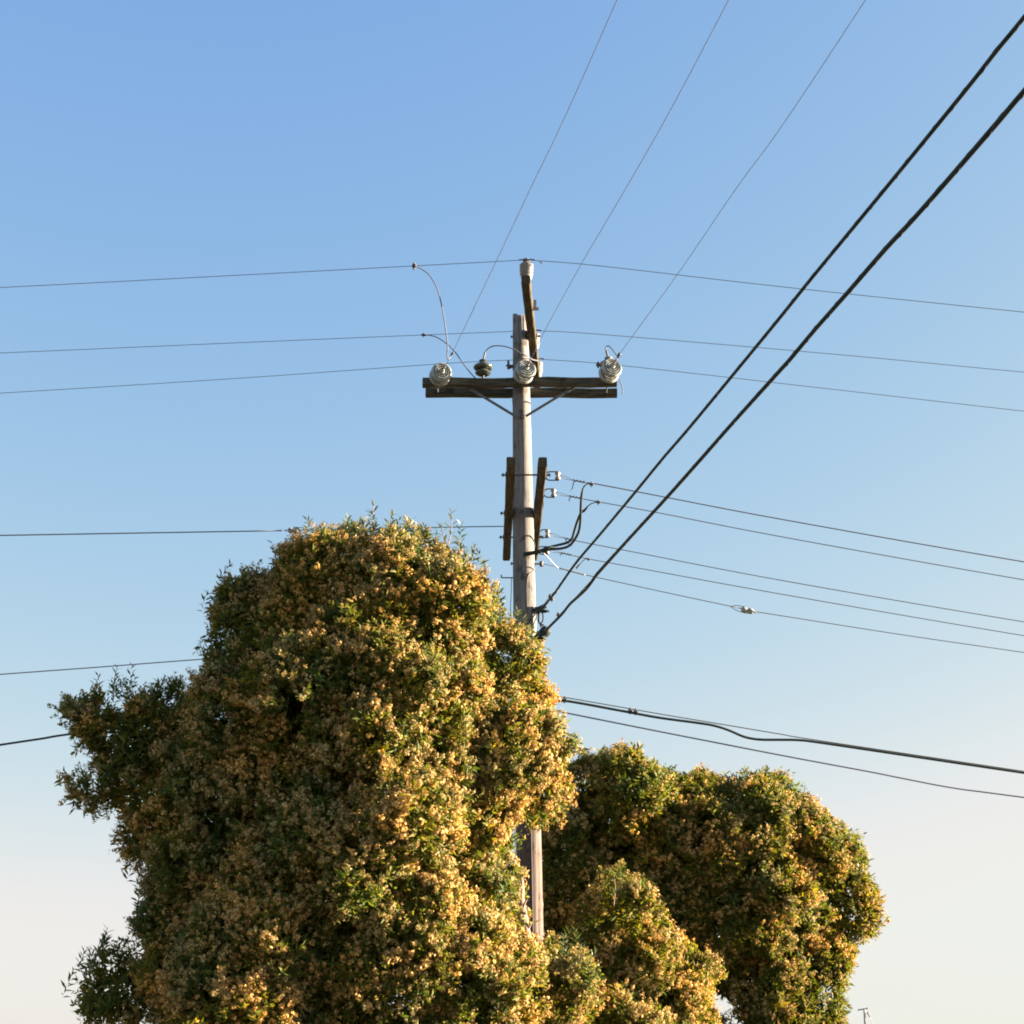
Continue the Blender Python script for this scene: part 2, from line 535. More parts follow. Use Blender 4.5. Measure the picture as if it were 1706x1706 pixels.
# strain strings of two discs each, pulled towards the viewer by the three lines
shell_me = lathe_mesh('disc_shell', [(0.024, -0.058), (0.030, -0.050), (0.034, -0.030), (0.045, -0.030), (0.050, -0.046), (0.057, -0.047), (0.062, -0.028), (0.072, -0.028), (0.077, -0.044), (0.084, -0.045), (0.089, -0.024), (0.099, -0.022), (0.104, -0.036), (0.112, -0.036), (0.120, -0.018), (0.127, -0.010), (0.129, 0.000), (0.120, 0.014), (0.095, 0.030), (0.060, 0.044), (0.045, 0.050), (0.01, 0.052)], M['porcelain_grey'], 36)
cap_me = lathe_mesh('disc_cap', [(0.01, 0.040), (0.046, 0.042), (0.048, 0.070), (0.040, 0.092), (0.020, 0.100), (0.012, 0.104)], M['dark_steel'], 16)
pin2_me = lathe_mesh('disc_pin', [(0.018, -0.092), (0.020, -0.080), (0.012, -0.074), (0.012, -0.03)], M['bare'], 10)
WANG = R(-77)                               # heading of the lines that come towards the viewer (from +X)
lines = {}
for key, anchor_px, pts in [
    ('a', 728, [(741, 619), (756, 583), (830, 428.6), (883, 316), (939, 200), (1028, 0)]),
    ('b', 866, [(877, 608), (900.5, 566), (914.6, 537.7), (971, 435.7), (1027, 340.7), (1108, 200), (1214, 0)]),
    ('c', 1007, [(1018, 612), (1030.6, 592), (1129, 456.8), (1227.6, 312.6), (1300, 214), (1442, 0)])]:
    A = Vector((P(anchor_px, 640, yF).x, yF - AW / 2 - 0.005, zA))
    w = [PL(px, py, A, WANG) for px, py in pts]
    axis = (w[1] - A).normalized()
    lines[key] = (A, w, axis)
    tube('eye_bolt', [A + Yv * .02, A + axis * .02, A + axis * .06], 0.012, M['dark_steel'], pole, 6)
    root = None
    q = (-axis).to_track_quat('Z', 'Y')
    st = bpy.data.objects.new('strain_insulator', lathe_mesh('socket_clevis', [(0.012, -0.03), (0.018, -0.02), (0.018, 0.03), (0.012, 0.04)], M['dark_steel'], 10))
    st.rotation_mode = 'QUATERNION'
    link(st, A + axis * 0.07, pole)
    lines[key] += (st,)
    for dd in (0.175, 0.315):
        c = A + axis * dd
        for nm, me in (('disc_shell', shell_me), ('disc_cap', cap_me), ('disc_pin', pin2_me)):
            place(nm, me, c, st, q)

# --- low-voltage spools with clevises on the right-hand arm's outer face
spool_me = lathe_mesh('spool', [(0.008, -0.048), (0.022, -0.047), (0.030, -0.040), (0.031, -0.022), (0.020, -0.010), (0.019, 0.010), (0.031, 0.022), (0.030, 0.040), (0.022, 0.047), (0.008, 0.048)], M['spool'], 20)
def y_on(z, py, y0=16.8, y1=20.4):
    d = ray(853, py); return (z - CZ) * d.y / d.z
spools = []
for px, py in ((929, 793), (922, 821.5), (912, 889), (911, 917)):
    Ys = min(20.12, y_on(zL, py))
    c = P(px, py, Ys)
    s = place('spool_insulator', spool_me, c, pole)
    a0 = armR(Ys); a0.x += 0.05; a0.z = c.z
    for dz in (0.052, -0.052):
        tube('clevis', [Vector((a0.x - .005, Ys, c.z + dz * .35)), Vector((a0.x + .03, Ys, c.z + dz * .95)), Vector((c.x - .02, Ys, c.z + dz)), Vector((c.x + .012, Ys, c.z + dz))], 0.0075, M['dark_steel'], s, 6)
    tube('spool_pin', [c + Z * .062, c, c - Z * .062], 0.007, M['dark_steel'], s, 6)
    spools.append(c)
# neutral spool straight on the pole
zN = P(0, 939.5, YP - .05).z
cN = P(902, 939.5, YP - 0.02)
tube('neutral_bracket', [Vector((pole_c(cN.z).x + pole_r(cN.z) - .01, cN.y, cN.z)), cN - X * .03, cN], 0.010, M['dark_steel'], pole, 6)
place('neutral_knob', lathe_mesh('neutral_knob', [(0.01, -0.03), (0.026, -0.028), (0.018, 0.0), (0.026, 0.028), (0.01, 0.03)], M['dark_steel'], 12), cN, pole)

# --- pole steps, small hardware and the ground wire
def step(px, py, L):
    c = P(px, py, YP)
    e = Vector((pole_c(c.z).x - pole_r(c.z), c.y, c.z))
    tube('pole_step', [e + X * .03, e - X * L, e - X * (L + .002) + Z * .006, e - X * (L + .004) + Z * .035], 0.008, M['dark_steel'], pole, 6, smoothp=False)
step(853, 962.5, 0.14)
for px, py, L in ((854, 561, .03), (853, 939, .035), (853, 612, .05)):
    c = P(px, py, YP)
    bolt(Vector((pole_c(c.z).x - pole_r(c.z) * .98, c.y, c.z)), -X, L)
c = P(847, 608, YP - .03)
v, f = block_data(c, X, Yv, Z, .03, .05, .10)
v2, f2 = block_data(c + X * .02 - Z * .01, X, Yv, Z, .10, .02, .02, len(v))
obj('cable_bracket', v + v2, f + f2, M['dark_steel'], pole)
tube('ground_wire', [P(852, 963, YP - .01), P(851.5, 990, YP - .01), P(850.5, 1015, YP - .01), P(852, 1060, YP - .01), P(858, 1400, YP - .02), Vector((base.x - .17, YP, 0.02))], 0.005, M['steel'], pole, 5)
tube('riser_wire', [Vector((pole_c(z).x + pole_r(z) * math.cos(a) * 1.02, YP + pole_r(z) * math.sin(a) * 1.02, z)) for z, a in ((P(0, 942, YP).z, -0.25), (P(0, 955, YP).z, -.7), (P(0, 963, YP).z, -1.2), (P(0, 985, YP).z, -1.38), (P(0, 1040, YP).z, -1.36), (P(0, 1300, YP).z, -1.36), (2.0, -1.36))], 0.006, M['dark_steel'], pole, 5)
tube('strap_band', [Vector((pole_c(z).x + pole_r(z) * math.cos(a) * 1.03, YP + pole_r(z) * math.sin(a) * 1.03, z)) for z, a in ((P(0, 912, YP).z, 0), (P(0, 903, YP).z, -.5), (P(0, 898, YP).z, -.9), (P(0, 898, YP).z, -1.3))], 0.009, M['cable'], pole, 6)

# ------------------------------------------------------------------ lines that come towards the viewer
LG = 'thin lines running from the crossarm up towards the viewer'
for key, lab in (('a', 'thin bare line rising from the crossarm end farthest from the thick black cables'),
                 ('b', 'thin bare line rising from the strain insulator in front of the pole'),
                 ('c', 'thin bare line rising from the crossarm end nearest the thick black cables')):
    A, w, axis, st = lines[key]
    d = (w[-1] - w[-2]).normalized()
    far = [w[-1] + d * 4 + Z * .05, w[-1] + d * 12 + Z * .5]
    pts = [A + axis * 0.40] + w[1:] + far
    o = tag(tube('power_line', pts, 0.0034, M['wire'], None, 6, 5), lab, 'power line', LG)
    clamp('dead_end_clamp', A + axis * 0.47, axis, 0.14, 0.014, M['bare'], o)
clampA = lines['a'][1][1]
p = PL(753, 590, lines['a'][0], WANG)
clamp('line_clamp', p, lines['a'][2], 0.10, 0.014, M['dark_steel'], bpy.data.objects['power_line'])
pC = PL(1031, 592, lines['c'][0], WANG)
clamp('line_clamp', pC, lines['c'][2], 0.08, 0.020, M['dark_steel'], bpy.data.objects['power_line.002'])

# ------------------------------------------------------------------ three lines that cross left to right over the post insulators
PANG = R(3.4)
PG = 'thin lines crossing over the pole top'
cross = []
for q, left, right, lab in (
    (posts[0], [(0, 479), (330, 462), (690, 443)], [(1000, 443), (1300, 477.5), (1706, 520)], 'topmost thin line, resting on the tall insulator at the near end of the sloping arm'),
    (posts[1], [(0, 588), (350, 573), (706, 558)], [(1000, 557), (1400, 591), (1706, 620)], 'middle thin line of the three crossing behind the pole top'),
    (posts[2], [(0, 655), (400, 630), (750, 605)], [(1036, 609), (1400, 650), (1706, 685)], 'lowest of the three thin lines crossing behind the pole top, just above the double crossarm')):
    q = q + Yv * (-0.045)
    L = [PL(px, py, q, PANG) for px, py in left]
    Rr = [PL(px, py, q, PANG) for px, py in right]
    eL = [L[0] + (L[0] - L[1]).normalized() * t + Z * h for t, h in ((9, .10), (4, .02))]
    eR = [Rr[-1] + (Rr[-1] - Rr[-2]).normalized() * t + Z * h for t, h in ((4, .02), (9, .10))]
    o = tag(tube('power_line', eL + L + [q - X * .12 + Z * -.008, q, q + X * .12 + Z * -.010] + Rr + eR, 0.0042, M['wire'], None, 6, 5), lab, 'power line', PG)
    tubes('tie_wire', [([q + Yv * .045 + Vector((0.045 * math.cos(t), 0.045 * math.sin(t), 0.0)) for t in np.linspace(-2.6, 2.6 - PI * .2, 9)], 0.004), ([q - X * .09, q + X * .02 + Z * .007, q + X * .11], 0.008)], M['wire'], o)
    cross.append((o, L, Rr, q))
obj_tail = PL(906, 437, cross[0][3], PANG)
tube('tie_tail', [PL(898, 436, cross[0][3], PANG), PL(904, 438, cross[0][3], PANG), PL(901, 440, cross[0][3], PANG)], 0.005, M['wire'], cross[0][0], 5)
k1 = clamp('line_clamp', cross[0][1][2], X, 0.05, 0.026, M['dark_steel'], cross[0][0])
k2 = clamp('line_clamp', cross[1][1][2], X, 0.06, 0.018, M['dark_steel'], cross[1][0])

def along(pts, Y0, Y1):
    """points on sight lines whose depth runs evenly from Y0 to Y1"""
    k = len(pts)
    return [P(px, py, Y0 + (Y1 - Y0) * i / (k - 1)) for i, (px, py) in enumerate(pts)]
JG = 'curved jumper wires at the pole top'
yA = PL(752, 592, lines['a'][0], WANG).y
tag(tube('jumper_wire', along([(690, 443), (700, 447), (715, 458), (728, 480), (736, 510), (742, 545), (745.5, 575), (745, 592), (746.5, 598.5), (750, 595), (753, 590)], cross[0][1][2].y, yA), 0.0075, M['wire'], None, 6),
    'long hooked jumper wire curving down from the topmost line to the crossarm end', 'jumper wire', JG)
tag(tube('jumper_wire', along([(706, 558), (718, 559), (730, 563), (745, 573), (757, 585), (768, 600), (778, 614), (788, 626), (797, 634)], cross[1][1][2].y, yF + 0.09), 0.0075, M['wire'], None, 6),
    'sloping jumper wire from the middle thin line down to the crossarm beside the dark insulator', 'jumper wire', JG)
o = tag(tube('jumper_wire', [pins[0], P(808, 588, yF), P(812, 582, yF - .02)] + along([(820, 577), (832, 576), (845, 578), (856, 582), (868, 589), (880, 594.5)], yF - .05, YP - .16) + [P(887, 599, YP + .1), P(896, 601, YP + .6), posts[2]], 0.0075, M['wire'], None, 6),
    'arched jumper wire from the dark insulator across the pole face', 'jumper wire', JG)
tube('wire_sleeve', [pins[0] - Z * .01, P(807, 592, yF), P(808.5, 587, yF)], 0.012, M['dark_steel'], o, 6)
o = tag(tube('jumper_wire', [pins[1], P(1012, 590, yF), P(1009.5, 582, yF - .02), P(1011, 577, yF - .03), P(1015, 577, yF - .05), P(1021, 583, yF - .12), P(1026, 590, (yF + pC.y) / 2), P(1029, 593, pC.y), pC], 0.008, M['wire'], None, 6),
    'small looped jumper wire on top of the insulator at the crossarm end', 'jumper wire', JG)
tube('wire_sleeve', [pins[1] - Z * .01, P(1012, 592, yF), P(1010, 584, yF - .01)], 0.013, M['dark_steel'], o, 6)
tag(tube('jumper_wire', [pins[1] + X * .05 - Z * .05, P(1024, 618, yF - .07), P(1030, 629, yF - .07), P(1035, 640, yF - .07), P(1037.5, 650, yF - .07), P(1036, 657, yF - .06)], 0.006, M['wire'], None, 6),
    'loose wire tail hanging past the crossarm end', 'jumper wire', JG)
c = P(996.5, 607.5, yF)
clamp('tie_bolt', c, X, 0.05, 0.024, M['dark_steel'], pole)

# ------------------------------------------------------------------ low-voltage lines to the right
SANG = R(8)
SG = 'low voltage lines leaving the spools'
low_lines = []
for q, pts, rad, lab in (
    (spools[0], [(957, 800.5), (985, 805.5), (1000, 807.5), (1112.5, 829), (1300, 864.7), (1706, 936)], 0.0075, 'uppermost low line, from the spool nearest the upper end of the short arm'),
    (spools[1], [(951, 827), (997, 836), (1090.5, 853), (1300, 893.8), (1706, 966)], 0.0062, 'second low line down, from the spool just under the uppermost spool'),
    (spools[2], [(942, 897), (985, 906), (1040, 916.5), (1300, 966.5), (1706, 1036)], 0.0062, 'third low line down, from the spool nearest the lower end of the short arm'),
    (spools[3], [(937, 921.5), (980, 931), (1040, 942), (1300, 989.5), (1706, 1059)], 0.0062, 'fourth low line down, from the spool wrapped by the black looped leads')):
    w = [PL(px, py, q, SANG) for px, py in pts]
    d = (w[-1] - w[-2]).normalized()
    w += [w[-1] + d * 5 + Z * .05, w[-1] + d * 10 + Z * .2]
    o = tag(tube('power_line', w, rad, M['wire'], None, 6, 5), lab, 'power line', SG)
    dv = (w[1] - w[0]).normalized()
    s = dv.cross(Z).normalized()
    tubes('spool_loop', [([w[0], (w[0] * .45 + q * .55) + Z * .018, q + X * .022 + Z * .010 - s * .01, q - s * .024 + Z * .006], 0.0035),
                         ([w[0], (w[0] * .45 + q * .55) - Z * .012, q + X * .022 - Z * .006 + s * .01, q + s * .024], 0.0035)], M['bare'], o)
    tubes('wire_grip', [([w[0] + dv * (t * .14 - .01) + Vector((0, s.y, 0)) * 0 + Z * .008 * math.cos(t * 22) + s * .008 * math.sin(t * 22) for t in np.linspace(0, 1, 20)], 0.007)], M['dark_steel'], o)
    low_lines.append((o, w, q, dv))
for i, tail in ((0, [(957, 801), (955, 806), (954, 812), (951, 818)]), (1, [(951, 827), (949, 830), (948, 835)]), (2, [(942, 897), (944, 903), (949, 907), (954, 910)]), (3, [(937, 921.5), (935, 923), (933, 926)])):
    o, w, q, dv = low_lines[i]
    tube('wire_tail', [PL(px, py, q, SANG) for px, py in tail], 0.0055, M['wire'], o, 6)
cl1 = PL(985.5, 806.5, spools[0], SANG); cl2 = PL(997, 836.5, spools[1], SANG); cl4 = PL(980.5, 931.5, spools[3], SANG)
clamp('line_clamp', cl1, low_lines[0][3], 0.05, 0.019, M['dark_steel'], low_lines[0][0])
clamp('line_clamp', cl2, low_lines[1][3], 0.05, 0.019, M['dark_steel'], low_lines[1][0])
clamp('line_clamp', cl4, low_lines[3][3], 0.045, 0.014, M['dark_steel'], low_lines[3][0])

# neutral with its strain insulator
w = [cN + X * .02] + [PL(px, py, cN, SANG) for px, py in [(930, 945), (960, 954), (1100, 985), (1236, 1014)]]
o = tag(tube('neutral_line', w, [0.004, 0.004, 0.006, 0.0055, 0.0055], M['wire'], None, 6), 'thinnest low line, running from the pole to the small dark insulator in mid span', 'power line', SG)
bare = tube('bare_splice', [PL(px, py, cN, SANG) for px, py in [(932, 947), (940, 948.5), (960, 954), (975, 958)]], 0.009, M['bare'], o, 6)
qi = PL(1245, 1017, cN, SANG)
qe = [PL(px, py, cN, SANG) for px, py in [(1255, 1018.5), (1300, 1025.5), (1500, 1057), (1706, 1087)]]
d = (qe[-1] - qe[-2]).normalized()
tag(tube('neutral_line', qe + [qe[-1] + d * 5, qe[-1] + d * 10 + Z * .1], 0.0055, M['wire'], None, 6), 'thinnest low line beyond the small dark insulator, running out to the picture edge', 'power line', SG)

def guy_insulator(q, d, mat, label, r=0.036, L=0.15):
    d = d.normalized()
    s = d.cross(Z).normalized(); u = s.cross(d)
    e = tag(empty('guy_insulator', q), label, 'insulator')
    path = [q + d * (L * t) for t in (-.5, -.42, -.30, -.12, -.08, .08, .12, .30, .42, .5)]
    v, f = tube_data(path, [r * .6, r * .9, r, r, r * .8, r * .8, r, r, r * .9, r * .6], 14)
    obj('insulator_body', v, f, mat, e, True)
    tubes('wire_loop', [([q - d * (L * .5 + .14), q - d * (L * .5 + .06) + u * .03, q - d * L * .4 + u * r * 1.05, q + d * L * .05 + u * r * 1.08], 0.0045),
                        ([q - d * (L * .5 + .14), q - d * (L * .5 + .06) - u * .03, q - d * L * .4 - u * r * 1.05, q + d * L * .05 - u * r * 1.08], 0.0045)], M['steel'], e)
    tubes('wire_loop', [([q + d * (L * .5 + .05), q + d * L * .4 + s * r * 1.08, q - d * L * .05 + s * r * 1.08], 0.0045),
                        ([q + d * (L * .5 + .05), q + d * L * .4 - s * r * 1.08, q - d * L * .05 - s * r * 1.08], 0.0045)], M['steel'], e)
    return e
guy_insulator(qi, qe[0] - w[-1], M['porcelain_grey'], 'small dark strain insulator hung in the thinnest low line in mid span')

# leads: two insulated cables looping from the clamps to the pole
def mixY(pts): return [P(px, py, Y) for px, py, Y in pts]
yc1, yc2 = cl1.y, cl2.y
DG = 'black looped leads between the low lines and the pole'
lead_a = tag(tube('looped_lead', mixY([(985, 806, yc1), (978, 806.5, yc1), (972, 812, yc1), (969, 826, yc1 + .05), (967.5, 850, yc1 + .15), (967, 868, yc1 + .3), (964, 886, yc1 + .45), (956, 901, yc1 + .6), (947, 910, yc1 + .75), (934, 914, yc1 + .9), (918, 915, 18.3), (902, 919, 18.35), (889, 922, 18.38), (877, 925, 18.41), (872, 926, 18.43)]), [0.006, 0.006, 0.008, 0.015, 0.0155, 0.0155, 0.0155, 0.0155, 0.0155, 0.0155, 0.0155, 0.0155, 0.0155, 0.014, 0.012], M['cable'], None, 8),
             'black lead hanging straight down from the uppermost low line before looping to the pole', 'cable', DG)
lead_b = tag(tube('looped_lead', mixY([(997, 836.5, yc2), (988, 838, yc2), (981, 842, yc2), (974, 850, yc2), (968, 854.5, yc2 + .05), (962, 868, yc2 + .15), (957, 884, yc2 + .25), (953, 897, yc2 + .3), (945, 904, yc2 + .35), (930, 908, yc2 + .4), (914, 912, 18.27), (900, 917, 18.33), (887, 920, 18.36), (878, 921, 18.4), (873, 922, 18.43)]), [0.006, 0.006, 0.007, 0.016, 0.0155, 0.0155, 0.0155, 0.0155, 0.0155, 0.0155, 0.0155, 0.0155, 0.0155, 0.014, 0.012], M['cable'], None, 8),
             'black lead curving from the clamp on the second low line back to the pole', 'cable', DG)
clamp('lead_wrap', P(909, 916, 18.3), P(914, 913.5, 18.3) - P(900, 919, 18.33), 0.10, 0.028, M['cable'], lead_b)
tag(tube('bare_tap_wire', mixY([(900, 918, 18.32), (906, 922, 18.32), (914, 930, 18.4), (924, 941, 18.5), (931, 947, PL(931, 947, cN, SANG).y)]), 0.0065, M['bare'], None, 6), 'short pale wire slanting from the leads down to the thinnest low line', 'cable', DG)
tag(tube('tap_lead', mixY([(980, 931, cl4.y), (974, 932, cl4.y), (968, 938, cl4.y), (963.5, 943, cl4.y), (960, 947, cl4.y)]), [0.005, 0.005, 0.006, 0.012, 0.012], M['dark_steel'], None, 6), 'stubby dark tap hanging from the fourth low line behind the thick cable', 'cable', DG)

# ------------------------------------------------------------------ lines to the left
YL = y_on(zL, 877)
lw = [PL(px, py, armL(YL) - X * .05, R(5)) for px, py in [(0, 892), (200, 888.5), (470, 884)]]
e = (lw[0] - lw[1]).normalized()
o = tag(tube('power_line', [lw[0] + e * 8, lw[0] + e * 4] + lw, 0.008, M['wire'], None, 6), 'long dark line on the open side, ending at the insulator above the tree top', 'power line', 'lines leaving on the tree side')
li = PL(489, 883.6, armL(YL) - X * .05, R(5))
guy_insulator(li, lw[1] - lw[2], M['porcelain_grey'], 'small ribbed strain insulator just above the bushy tree top', 0.036, 0.13)
tag(tube('guy_strand', [PL(px, py, armL(YL) - X * .05, R(5)) for px, py in [(498, 883.4), (640, 880.5), (760, 878)]] + [PL(828, 877, armL(YL) - X * .05, R(5)), armL(YL) - X * .05], [0.005, 0.005, 0.007, 0.007, 0.005], M['wire'], None, 6),
    'short dark line between the tree-top insulator and the side arm', 'power line', 'lines leaving on the tree side')
q5 = Vector((pole_c(7).x - .14, YP, P(853, 1062, YP).z))
w = [PL(px, py, q5, R(5)) for px, py in [(0, 1123.5), (170, 1111), (340, 1098), (700, 1072)]]
e = (w[0] - w[1]).normalized()
tag(tube('power_line', [w[0] + e * 8, w[0] + e * 4] + w + [q5 + X * .03], 0.0065, M['wire'], None, 6), 'thin line passing behind the tree just above its lower side crown', 'power line', 'lines leaving on the tree side')
q6 = Vector((pole_c(6.5).x - .14, YP, P(853, 1140, YP).z))
w = [PL(px, py, q6, R(5)) for px, py in [(0, 1241), (70, 1230.5), (140, 1220), (500, 1175)]]
e = (w[0] - w[1]).normalized()
tag(tube('communication_cable', [w[0] + e * 8, w[0] + e * 4] + w + [q6 + X * .03], 0.0125, M['cable'], None, 6), 'black cable disappearing behind the lower side crown of the bushy tree', 'cable')

# ------------------------------------------------------------------ communication cables to the right, below the power lines
CANG = R(8)
qc = Vector((pole_c(6.4).x + .15, YP - .02, P(886, 1152, YP).z))
def C(pts): return [PL(px, py, qc, CANG) for px, py in pts]
mw = C([(886, 1151), (920, 1158), (1000, 1172), (1100, 1189.5), (1190, 1204.5), (1300, 1223), (1360, 1233), (1706, 1285)])
d = (mw[-1] - mw[-2]).normalized()
ends = [mw[-1] + d * 5, mw[-1] + d * 10 + Z * .1]
cw = C([(900, 1167), (932, 1168), (941, 1167.5), (975, 1173), (1050, 1187), (1100, 1196), (1160, 1204), (1190, 1209), (1215, 1217), (1240, 1227.5), (1265, 1232), (1300, 1232.5), (1330, 1233), (1365, 1237), (1500, 1257), (1706, 1287.5)])
com = tag(tube('communication_cable', cw + ends, 0.0155, M['cable'], None, 8), 'thick black cable with a sagging slack loop under its strand, above the rear tree', 'cable')
tube('support_strand', mw + ends, 0.0065, M['steel'], com, 6)
for px, py in ((941, 1165.5), (1050, 1184), (1059, 1185.5)):
    clamp('cable_clamp', C([(px, py)])[0], mw[1] - mw[0], 0.05, 0.022, M['dark_steel'], com)
w = C([(884, 1176), (937, 1186.5), (1100, 1219), (1300, 1258), (1450, 1286), (1500, 1296), (1590, 1313), (1706, 1328.5)])
d = (w[-1] - w[-2]).normalized()
tag(tube('communication_cable', w + [w[-1] + d * 5, w[-1] + d * 10 + Z * .1], 0.009, M['wire'], None, 6), 'thin lower cable skimming just above the rear tree crown', 'cable')

# ------------------------------------------------------------------ two thick cables that come towards the viewer
TANG = R(-77)
qa = Vector((pole_c(7.2).x + .15, YP - .05, P(897, 1020, YP).z))
ca = [(903, 1014), (910, 1006), (918, 996), (927, 984), (946.6, 955.6), (965, 931), (1000, 890), (1060, 818), (1105, 763), (1149, 712), (1241, 600.5), (1300, 528.5), (1353, 462.5), (1416, 386), (1486, 301), (1564, 205.5), (1621, 135), (1662, 82.5), (1706, 29)]
w = [PL(px, py, qa, TANG) for px, py in ca]
d = (w[-1] - w[-3]).normalized()
TG = 'thick black cables running towards the viewer'
rr = [0.012] * 3 + [0.0135] + [0.0140 + 0.0002 * (i % 2) for i in range(15)] + [0.0142] * 3
cabA = tag(tube('overhead_cable', w + [w[-1] + d * 1.0, w[-1] + d * 2.2 + Z * .02, w[-1] + d * 5 + Z * .15], rr, M['cable'], None, 10, 5), 'upper thick black cable, ending in a knot of clamps and tails on the pole', 'cable', TG)
tube('support_strand', [qa, P(900, 1015, YP - .1), w[2] + Z * .03, w[3] + Z * .012, w[4] + Z * .014], 0.006, M['bare'], cabA, 6)
lashing(w, 0.0146, cabA, start=20)
for px, py in ((916, 993), (920, 999), (927, 985)):
    clamp('cable_clamp', PL(px, py, qa, TANG), w[4] - w[1], 0.05, 0.016, M['dark_steel'], cabA)
k = P(898, 1016, YP - .1)
v, f = block_data(k, X, Yv, Z, .11, .09, .05)
v2, f2 = block_data(k + X * .02 + Z * .02, (X + Z * .5).normalized(), Yv, (Z - X * .5).normalized(), .13, .05, .05, len(v))
v3, f3 = tube_data([k - X * .09 - Z * .01, k, k + X * .12 - Z * .02], [.014] * 3, 6, len(v) + len(v2))
obj('cable_grip', v + v2 + v3, f + f2 + f3, M['cable'], cabA)
tubes('cable_tail', [(along([(898, 1020), (897, 1030), (898, 1037), (902, 1041), (901, 1045)], YP - .1, YP - .1), .010), (along([(903, 1018), (905, 1027), (904, 1035), (900, 1041), (906, 1041)], YP - .1, YP - .1), .010),
                    (along([(899, 1017), (906, 1020), (911, 1019), (912, 1016)], YP - .1, YP - .12), .009), (along([(895, 1020), (886, 1030), (880, 1037)], YP - .12, YP - .135), .007), (along([(896, 1021), (890, 1038), (884, 1046)], YP - .12, YP - .14), .007)], M['cable'], cabA)
qb = Vector((pole_c(7).x + .15, YP - .06, P(893, 1068, YP).z))
cb = [(909, 1052), (916, 1043.5), (935, 1024.5), (949, 1007), (962, 995), (975, 983), (984, 972), (990, 963), (1000, 950.5), (1049, 896.5), (1112.5, 827), (1169, 763.5), (1220, 705.5), (1297, 620), (1316, 599), (1360, 546.5), (1414, 485.5), (1476, 414), (1520, 367), (1580, 299), (1662, 204), (1706, 152)]
w = [PL(px, py, qb, TANG) for px, py in cb]
d = (w[-1] - w[-3]).normalized()
rr = [0.0155] * 7 + [0.017, 0.018] + [0.0164 + 0.0004 * (i % 3 - 1) for i in range(13)] + [0.016] * 3
cabB = tag(tube('overhead_cable', w + [w[-1] + d * 1.0, w[-1] + d * 2.2 + Z * .02, w[-1] + d * 5 + Z * .15], rr, M['cable'], None, 10, 5), 'lower thick black cable, ending in a dark splice case at the tree edge', 'cable', TG)
tube('support_strand', [qb, P(905, 1053, qb.y - .1)] + [PL(px, py, qb, TANG) for px, py in [(918, 1040), (935, 1021.5), (965, 989), (988, 964)]], 0.006, M['bare'], cabB, 6)
lashing(w, 0.0172, cabB, start=46)
clamp('cable_clamp', PL(930, 1024, qb, TANG), w[4] - w[1], 0.05, 0.018, M['dark_steel'], cabB)
s0, s1 = P(914, 1046, YP - .20), P(893, 1069, YP - .12)
dd = (s1 - s0)
case = [s0 + dd * t for t in (0, .05, .12, .35, .5, .52, .60, .62, .92, 1.0)]
v, f = tube_data(case, [.025, .05, .062, .066, .06, .072, .072, .062, .064, .045], 12)
obj('splice_case', v, f, M['cable'], cabB, True)

# ------------------------------------------------------------------ far pole on the skyline
FY = 190.0
ft = P(1440, 1680, FY); fb_ = P(1448, 1838, FY); fb_.z = 0
fp = tag(empty('utility_pole', fb_), 'tiny far pole on the skyline, only its top showing', 'utility pole')
tube('shaft', [fb_, (fb_ + ft) / 2, ft], [0.17, 0.145, 0.12], M['far_haze_wood'], fp, 10)
ca_, sa_ = math.cos(R(72)), math.sin(R(72))
dv = Vector((ca_, -sa_, 0))
beam('crossarm', ft - dv * 1.15 - Z * .12 - X * .14, ft + dv * 1.15 - Z * .05 - X * .14, 0.10, 0.14, M['far_haze_wood'], fp, 0.002, 2)
far_ins = lathe_mesh('cutout', [(0.04, -.30), (0.08, -.25), (0.07, 0), (0.10, .05), (0.08, .25), (0.03, .3)], M['dark_steel'], 8)
qf = P(1447, 1690, FY)
place('fuse_cutout', far_ins, qf, fp, Quaternion((0, 1, 0), R(-25)))
tube('drop_wire', [qf, P(1450, 1697, FY), P(1453, 1705, FY), P(1453, 1720, FY)], 0.03, M['far_haze_wood'], fp, 5)

# ------------------------------------------------------------------ trees
def np_mesh(name, verts, faces, mat):
    """verts (n,3), faces (m,k) -> mesh"""
    me = bpy.data.meshes.new(name)
    m, k = faces.shape
    me.vertices.add(len(verts)); me.loops.add(m * k); me.polygons.add(m)
    me.vertices.foreach_set('co', verts.astype(np.float32).ravel())
    me.loops.foreach_set('vertex_index', faces.astype(np.int32).ravel())
    me.polygons.foreach_set('loop_start', np.arange(0, m * k, k, dtype=np.int32))
    me.polygons.foreach_set('loop_total', np.full(m, k, dtype=np.int32))
    me.materials.append(mat)
    me.update(calc_edges=True)
    return me

def unit(a): return a / (np.linalg.norm(a, axis=-1, keepdims=True) + 1e-9)
def rand_dir(g, n): return unit(g.normal(size=(n, 3)))

def value_noise(p, s, seed):
    g = np.random.default_rng(seed)
    K = g.normal(size=(10, 3)) / s; ph = g.uniform(0, 6.28, 10)
    return np.sin(p @ K.T * 2.2 + ph).mean(1) * 1.6

def lobes_from(L):
    C, Rd = [], []
    for px, py, rx, ry, Y in L:
        s = scale_at(px, py, Y)
        C.append(P(px, py, Y)); Rd.append((rx * s, 0.9 * (rx + ry) / 2 * s, ry * s))
    return np.array([tuple(c) for c in C]), np.array(Rd)

